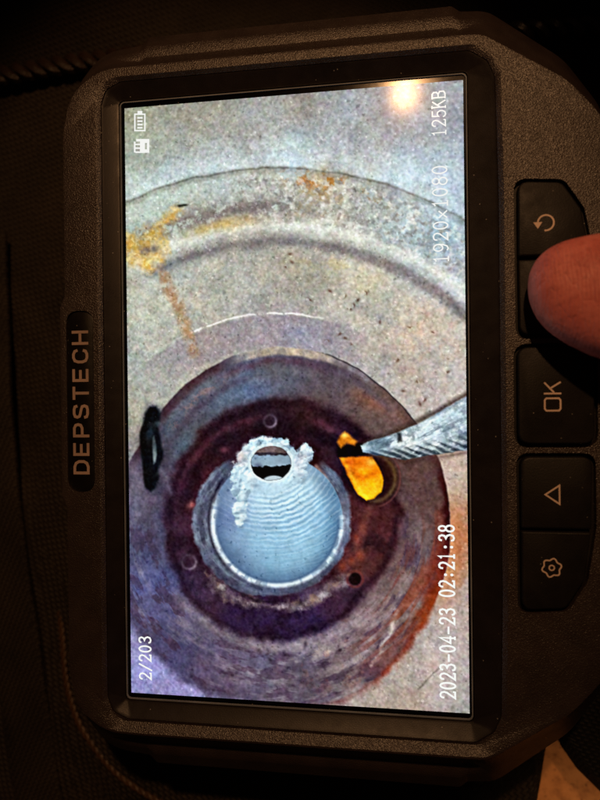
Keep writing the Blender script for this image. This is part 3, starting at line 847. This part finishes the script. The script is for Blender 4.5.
# bezel ring, rim, glass
g = [(31.75, 56.55)]
def rr_half(w_l, w_r, hh, z, r):
    return [(-w_l, 17.5, z, .05), (-w_l, 20, z, .05), (-w_l, hh - r * .9, z, r * .5), (-w_l + r * .3, hh - r * .3, z, r * .5), (-w_l + r * .9, hh, z, r * .5), (-28, hh, z, .05), (-27, hh, z, .05),
            (29, hh, z, .05), (30, hh, z, .05), (w_r - r * .9, hh, z, r * .5), (w_r - r * .3, hh - r * .3, z, r * .5), (w_r, hh - r * .9, z, r * .5), (w_r, 34, z, .05)]
bm = bmesh.new()
bz = [[(x * .9985, y * .9985, -.85, r) for x, y, z, r in h3], [(x * .9985, y * .9985, 1.85, r) for x, y, z, r in h3],
      [(x * .995, y * .997, 1.9, r) for x, y, z, r in h3], [(x * .985, y * .991, 1.7, r) for x, y, z, r in h3],
      rr_half(32.6, 32.2, 57.0, .42, 1.0), rr_half(32.2, 31.9, 56.65, .30, .8), rr_half(32.15, 31.85, 56.6, -.86, .8)]
lp = DEV([rounded(mirror(q)) for q in bz])
loft(bm, lp, False, False)
bezel = obj('screen_bezel', bm, M_BEZEL, mon, 40)
bm = bmesh.new()
rm = [rr_half(32.05, 31.75, 56.5, -.5, .8), rr_half(32.05, 31.75, 56.5, .16, .8), rr_half(31.85, 31.55, 56.3, .20, .7), rr_half(31.8, 31.5, 56.25, -.5, .7)]
loft(bm, DEV([rounded(mirror(q)) for q in rm]), False, False)
obj('screen_rim', bm, M_RIM, mon, 40)
bm = prism([(-31.78, 56.22, .5), (31.48, 56.22, .5), (31.48, -56.22, .5), (-31.78, -56.22, .5)], [(-.7 + Z0, 0), (-.06 + Z0, 0)], 4)
glass = obj('screen_glass', bm, M_GLASS, mon)

# lit display: a fine sheet that carries the picture
NU, NV = 476, 846
pic = paint_display(NU, NV) / 255.0
lin = np.where(pic <= .04045, pic / 12.92, ((pic + .055) / 1.055) ** 2.4)
gx, gy = np.meshgrid(np.linspace(-DW / 2, DW / 2, NU), np.linspace(DH / 2, -DH / 2, NV))
co = np.stack([gx * MM, gy * MM, np.full_like(gx, Z0 * MM)], -1).reshape(-1, 3).astype(np.float32)
ii = np.arange(NU * NV).reshape(NV, NU)
quads = np.stack([ii[:-1, :-1], ii[1:, :-1], ii[1:, 1:], ii[:-1, 1:]], -1).reshape(-1, 4).astype(np.int32)
me = bpy.data.meshes.new('screen')
me.vertices.add(len(co)); me.vertices.foreach_set('co', co.ravel())
me.loops.add(quads.size); me.loops.foreach_set('vertex_index', quads.ravel())
me.polygons.add(len(quads)); me.polygons.foreach_set('loop_start', np.arange(0, quads.size, 4, dtype=np.int32))
me.update(calc_edges=True)
ca = me.color_attributes.new('picture', 'FLOAT_COLOR', 'POINT')
rgba = np.concatenate([lin.reshape(-1, 3), np.ones((NU * NV, 1))], 1).astype(np.float32)
ca.data.foreach_set('color', rgba.ravel())
screen = obj('screen', me, M_DISP, mon, 0, raw=True)
screen['label'] = 'lit display showing a rusty pipe, a pale blue cup and an amber lens'


# ---------------------------------------------------------------- strokes: lettering and pictograms
def stroke(bm, pts, w, z, closed=False, h=0.0, w2=None):
    """mitred ribbon along pts (mm), extruded by h"""
    P = [Vector((p[0], p[1])) for p in pts]; n = len(P); Lf, Rt = [], []
    for i in range(n):
        a = P[i - 1] if (i or closed) else None; c = P[(i + 1) % n] if (i < n - 1 or closed) else None
        d1 = (P[i] - a).normalized() if a is not None else None; d2 = (c - P[i]).normalized() if c is not None else None
        if d1 is None: d1 = d2
        if d2 is None: d2 = d1
        t = d1 + d2
        t = t.normalized() if t.length > .15 else d1
        nn = Vector((-t.y, t.x)); k = max(.45, nn.dot(Vector((-d1.y, d1.x))))
        hw = w / 2
        Lf.append(P[i] + nn * hw / k); Rt.append(P[i] - nn * hw / k)
    if h:
        a = [[bm.verts.new((q.x * MM, q.y * MM, zz * MM)) for q in S] for S in (Lf, Rt) for zz in (z, z + h)]
        A0, A1, B0, B1 = a; rng = range(n if closed else n - 1)
        for i in rng:
            j = (i + 1) % n
            bm.faces.new((A1[i], B1[i], B1[j], A1[j])); bm.faces.new((A0[i], A1[i], A1[j], A0[j])); bm.faces.new((B0[i], B0[j], B1[j], B1[i]))
        if not closed:
            bm.faces.new((A0[0], B0[0], B1[0], A1[0])); bm.faces.new((A0[-1], A1[-1], B1[-1], B0[-1]))
    else:
        A = [bm.verts.new((q.x * MM, q.y * MM, z * MM)) for q in Lf]; B = [bm.verts.new((q.x * MM, q.y * MM, z * MM)) for q in Rt]
        for i in range(n if closed else n - 1):
            j = (i + 1) % n; bm.faces.new((A[i], B[i], B[j], A[j]))
    return bm


def ell(cx, cy, rx, ry, a0=0, a1=360, n=20):
    full = abs(a1 - a0) >= 360
    return [(cx + rx * math.cos(math.radians(a0 + (a1 - a0) * k / (n if full else n - 1))), cy + ry * math.sin(math.radians(a0 + (a1 - a0) * k / (n if full else n - 1)))) for k in range(n)]


SERIF = {  # thin serif screen face; strokes in a unit box, 'c' marks a closed stroke
    '0': [('c', ell(.5, .5, .33, .5))],
    '1': [('o', [(.26, .84), (.42, .9), (.5, 1), (.5, .03)]), ('o', [(.24, 0), (.76, 0)])],
    '2': [('o', [(.18, .74), (.2, .88), (.32, .98), (.55, 1), (.76, .92), (.84, .75), (.76, .56), (.5, .33), (.17, .02), (.84, .02), (.88, .16)])],
    '3': [('o', [(.18, .8), (.25, .94), (.45, 1), (.68, .96), (.79, .8), (.7, .62), (.45, .54), (.72, .46), (.84, .27), (.74, .07), (.48, 0), (.24, .05), (.15, .2)])],
    '4': [('o', [(.68, .03), (.68, 1), (.1, .3), (.92, .3)]), ('o', [(.48, 0), (.88, 0)])],
    '5': [('o', [(.82, .98), (.24, .98), (.2, .52), (.4, .62), (.65, .6), (.83, .42), (.83, .22), (.68, .04), (.42, 0), (.22, .06), (.14, .2)])],
    '8': [('c', ell(.5, .77, .28, .23)), ('c', ell(.5, .27, .34, .27))],
    '9': [('c', ell(.5, .69, .32, .31)), ('o', [(.82, .68), (.8, .38), (.64, .08), (.42, 0), (.22, .08)])],
    'x': [('o', [(.16, .62), (.84, .03)]), ('o', [(.16, .03), (.45, .29)]), ('o', [(.55, .37), (.84, .62)])],
    ':': [('c', ell(.5, .16, .05, .04, n=6)), ('c', ell(.5, .58, .05, .04, n=6))],
    '-': [('o', [(.06, .42), (.94, .42)])],
    '/': [('o', [(.12, -.08), (.88, 1.05)])],
    'K': [('o', [(.16, .03), (.16, .97)]), ('o', [(.02, 0), (.34, 0)]), ('o', [(.02, 1), (.34, 1)]), ('o', [(.22, .42), (.8, .98)]), ('o', [(.44, .58), (.92, .0)])],
    'B': [('o', [(.04, .98), (.56, .98), (.78, .88), (.78, .66), (.56, .54), (.24, .53)]), ('o', [(.56, .54), (.86, .42), (.86, .12), (.6, .02), (.04, .02)]), ('o', [(.18, .07), (.18, .93)])]}


def screen_text(s, px0, py0, px1, py1, hpx, m, w=.13):
    """text reads up the display, from (px0, py0) to (px1, py1) measured on the picture"""
    a = Vector(to_mm(px0, py0)); c = Vector(to_mm(px1, py1)); d = (c - a); adv = d.length / len(s); d.normalize()
    u = Vector((-d.y, d.x)); H = hpx * .1845
    bm = bmesh.new()
    for k, ch in enumerate(s):
        for kind, pts in SERIF.get(ch, []):
            q = [a + d * (adv * (k + p[0] * .94 + .03)) + u * (H * p[1]) for p in pts]
            stroke(bm, q, w * H, Z0 + .03, kind == 'c')
    o = obj('screen_text', bm, m, screen, 0)
    return o


screen_text('2023-04-23 02:21:38', 455.5, 700, 453.8, 524, 14.0, M_WHITE)['label'] = 'white date and time lettering running up the display'
screen_text('1920x1080', 448.5, 264, 446.6, 164, 13.5, M_FAINT, .10)['label'] = 'white picture size lettering on the display'
screen_text('125KB', 445.8, 137, 445.2, 89.5, 12.5, M_FAINT, .10)['label'] = 'white file size lettering on the display'
screen_text('2/203', 151.4, 681, 150.7, 635.5, 12.5, M_WHITE)['label'] = 'white picture count lettering on the display'


def pix_box(bm, x0, y0, x1, y1, z=.03):
    q = [to_mm(x0, y0), to_mm(x1, y0), to_mm(x1, y1), to_mm(x0, y1)]
    f = bm.faces.new([bm.verts.new((p[0] * MM, p[1] * MM, (Z0 + z) * MM)) for p in q])
    if f.normal.z < 0: f.normal_flip()


bm = bmesh.new()        # battery, lying on its side
for b4 in ((134.2, 113.6, 145.6, 115.0), (134.2, 130.0, 145.6, 131.4), (134.2, 115.0, 135.6, 130.0), (144.2, 115.0, 145.6, 130.0), (137.6, 111.0, 142.4, 113.6),
           (137.4, 117.0, 142.6, 118.7), (137.4, 120.4, 142.6, 122.1), (137.4, 123.8, 142.6, 125.5), (137.4, 127.0, 142.6, 128.6)): pix_box(bm, *b4)
obj('battery_icon', bm, M_FAINT, screen, 0)
bm = bmesh.new()        # memory card with its contacts
for b4 in ((136.2, 139.0, 149.4, 141.6), (140.0, 141.6, 145.0, 153.0), (147.0, 141.6, 149.4, 152.8), (145.0, 149.4, 147.0, 152.8), (145.0, 141.6, 147.0, 143.0),
           (134.0, 141.6, 135.6, 152.6), (135.6, 151.4, 140.0, 153.0), (135.6, 143.8, 140.0, 145.2), (135.6, 147.4, 140.0, 149.0)): pix_box(bm, *b4)
obj('memory_card_icon', bm, M_FAINT, screen, 0)

# raised lettering of the logo: reads up the left side
BOLD = {'D': [('c', [(.0, .0), (.5, 0), (.78, .1), (.92, .32), (.92, .68), (.78, .9), (.5, 1), (0, 1)])],
        'E': [('o', [(.92, 0), (0, 0), (0, 1), (.92, 1)]), ('o', [(.12, .5), (.84, .5)])],
        'P': [('o', [(0, -.11), (0, 1), (.62, 1), (.86, .9), (.92, .72), (.86, .52), (.62, .42), (.12, .42)])],
        'S': [('o', [(.93, .76), (.86, .94), (.64, 1), (.3, 1), (.08, .93), (.02, .76), (.1, .6), (.3, .54), (.66, .47), (.88, .4), (.94, .23), (.86, .06), (.64, 0), (.28, 0), (.06, .07), (0, .26)])],
        'T': [('o', [(-.06, 1), (1.0, 1)]), ('o', [(.47, .89), (.47, -.11)])],
        'C': [('o', [(.94, .7), (.86, .9), (.62, 1), (.34, 1), (.1, .9), (0, .66), (0, .34), (.1, .1), (.34, 0), (.62, 0), (.86, .1), (.94, .3)])],
        'H': [('o', [(0, -.11), (0, 1.11)]), ('o', [(.92, -.11), (.92, 1.11)]), ('o', [(.12, .5), (.80, .5)])]}
y0, y1 = -13.9, 13.9; adv = (y1 - y0) / 8; Hh = 2.7
for k, ch in enumerate('DEPSTECH'):
    bm = bmesh.new()
    for kind, pts in BOLD[ch]:
        q = [(-39.5 + .5 * Hh - p[1] * Hh, y0 + adv * k + .45 + p[0] * (adv - 1.15)) for p in pts]
        stroke(bm, q, .52, Z0 + 2.2, kind == 'c', .06)
    obj('letter', bm, M_LOGO, plate, 0)

# buttons and their pictograms
btn = {}
for k, c in BTN.items():
    dz = -.45 if k == 'down' else 0
    btn[k] = obj('button', prism(c, [(1.5 + Z0 + dz, 0), (2.55 + Z0 + dz, .0), (2.85 + Z0 + dz, .08), (3.0 + Z0 + dz, .2), (3.05 + Z0 + dz, .36)], 6), M_BLACK, mon, 50)
ZT = Z0 + 3.06
SW = .27


def icon(parent, strokes, name='icon'):
    bm = bmesh.new()
    for kind, pts, w in strokes: stroke(bm, pts, w, ZT, kind == 'c', .03)
    return obj(name, bm, M_PRINT, parent, 0)


cx, cy = 43.9, 28.9
arrow = [(cx - 1.62, cy + .05), (cx - .78, cy + .05)]
bmU = bmesh.new(); stroke(bmU, ell(cx, cy, 1.28, 1.28, 172, -100, 26), SW, ZT, False, .03)
f = [bmU.verts.new((a * MM, c_ * MM, (ZT + .03) * MM)) for a, c_ in ((cx - 2.0, cy + .15), (cx - 1.28, cy - .95), (cx - .55, cy + .15))]
bmU.faces.new(f)
obj('return_icon', bmU, M_PRINT, btn['undo'], 0)
cx, cy = 44.7, .1
icon(btn['ok'], [('c', [(cx + 1.0, cy - 2.5), (cx + 1.25, cy - 2.2), (cx + 1.25, cy - .75), (cx + 1.0, cy - .45), (cx - 1.0, cy - .45), (cx - 1.25, cy - .75), (cx - 1.25, cy - 2.2), (cx - 1.0, cy - 2.5)], SW),
                 ('o', [(cx + 1.38, cy + .35), (cx - 1.38, cy + .35)], SW), ('o', [(cx + .25, cy + .5), (cx - 1.3, cy + 2.2)], SW), ('o', [(cx - .3, cy + 1.25), (cx + 1.3, cy + 2.25)], SW)], 'ok_lettering')
cx, cy = 44.6, -16.4
icon(btn['up'], [('c', [(cx - 1.2, cy), (cx + 1.05, cy + 1.55), (cx + 1.05, cy - 1.55)], .25)], 'triangle_icon')
cx, cy = 44.3, -28.6
gear = []
for k in range(48):
    t = 2 * math.pi * k / 48; rr = 1.42 + .17 * math.cos(6 * t)
    gear.append((cx + rr * math.cos(t + .26), cy + rr * math.sin(t + .26)))
icon(btn['gear'], [('c', gear, .22), ('c', ell(cx, cy, .42, .42, n=14), .2)], 'gear_icon')

# ---------------------------------------------------------------- the hand whose thumb presses the button under the return key
bm = bmesh.new()


def limb(st, k=20, tip=True):
    """st: (x, y, z, half width, half height) along the limb; a closed loft"""
    P = [Vector(s[:3]) for s in st]; rings = []
    for i, p in enumerate(P):
        t = (P[min(i + 1, len(P) - 1)] - P[max(i - 1, 0)]).normalized()
        s = t.cross(Vector((0, 0, 1))); s.normalize(); u = s.cross(t)
        rings.append([bm.verts.new((p + s * math.cos(2 * math.pi * j / k) * st[i][3] + u * math.sin(2 * math.pi * j / k) * st[i][4]) * MM) for j in range(k)])
    for A, B in zip(rings[:-1], rings[1:]):
        for j in range(k): bm.faces.new((A[j], A[(j + 1) % k], B[(j + 1) % k], B[j]))
    bm.faces.new(rings[0]); bm.faces.new(list(reversed(rings[-1])))


T = Z0
limb([(40.0, 17.90, T + 6.9, .9, .8), (40.5, 17.90, T + 6.9, 3.2, 2.2), (41.4, 17.85, T + 7.0, 5.0, 3.3), (43.0, 17.70, T + 7.3, 6.6, 4.3), (45.1, 17.30, T + 7.7, 7.9, 5.0),
      (47.8, 16.70, T + 8.3, 9.0, 5.7), (51.1, 15.70, T + 9.2, 9.8, 6.3), (55.6, 14.30, T + 10.6, 10.3, 6.9), (61, 11.6, T + 12.6, 10.4, 7.6), (68, 8.6, T + 15.0, 10.0, 8.2),
      (75, 4.6, T + 17.0, 10.2, 9.0), (84, -1.5, T + 17.6, 11.0, 9.8), (95, -10, T + 14, 13.5, 11.5), (108, -22, T + 6, 17, 12)])
limb([(84, 10, T - 6, 8, 6), (86, 8, T - 5, 18, 10), (98, -6, T - 3, 31, 12.5), (112, -22, T - 3, 35, 13.5), (128, -40, T - 4, 31, 15), (142, -56, T - 6, 25, 16), (165, -84, T - 6, 27, 18),
      (200, -125, T - 4, 31, 21), (240, -172, T - 3, 34, 24), (242, -174, T - 3, 25, 18)], 28)
for bx, by, L_, a in ((104, 24, 1.0, .10), (92, 10, 1.05, .0), (80, -8, 1.0, -.1), (76, -28, .8, -.2)):
    p = [(bx + 16, by - 12, T - 4, 9, 9), (bx, by, T - 3, 8.8, 8.6), (bx - 10 * L_, by + 12 * L_, T - 4.5, 8.6, 8.2), (bx - 15 * L_, by + 22 * L_, T - 9.5, 8.0, 7.4),
         (bx - 14 * L_, by + 29 * L_, T - 15, 7.2, 6.6), (bx - 9 * L_, by + 31 * L_, T - 17.6, 6.0, 5.4), (bx - 6 * L_, by + 30 * L_, T - 18, 3.0, 2.8)]
    limb(p)
bmesh.ops.recalc_face_normals(bm, faces=bm.faces)
hand0 = obj('hand0', bm, None)
md = hand0.modifiers.new('r', 'REMESH'); md.mode = 'VOXEL'; md.voxel_size = .9 * MM
md = hand0.modifiers.new('s', 'SMOOTH'); md.iterations = 8; md.factor = .5
me = evaluated(hand0); bpy.data.objects.remove(hand0)
hand = obj('hand', me, M_SKIN, None, 180, raw=True)
tag(hand, 'bare hand with its thumb pressing the button below the return key', 'hand')
# thumbnail: a curved plate let into the back of the thumb
bm = bmesh.new(); rows = []
for i in range(9):
    t = i / 8; xx = 50.4 + 13.5 * t; cyy = 15.3 - 4.4 * t; zz = T + 9.2 + 4.1 * t
    hw = 7.6 * math.sin(math.pi * min(1, .22 + .42 * min(t * 1.6, 1) ** .7)) * (1 if t < .8 else 1 - .5 * ((t - .8) / .2) ** 2)
    rows.append([(xx + .3 * s_ * s_, cyy + hw * s_, zz + (6.3 + 1.4 * t) * math.sqrt(max(0, 1 - (hw * s_ / 10.6) ** 2)) + .25) for s_ in [k / 5 - 1 for k in range(11)]])
V = [[bm.verts.new(Vector(p) * MM) for p in r_] for r_ in rows]
for A, B in zip(V[:-1], V[1:]):
    for k in range(10): bm.faces.new((A[k], A[k + 1], B[k + 1], B[k]))
ret = bmesh.ops.extrude_face_region(bm, geom=list(bm.faces))
for q in ret['geom']:
    if isinstance(q, bmesh.types.BMVert): q.co.z -= .9 * MM
bmesh.ops.recalc_face_normals(bm, faces=bm.faces)
obj('nail', bm, M_NAIL, hand, 50)
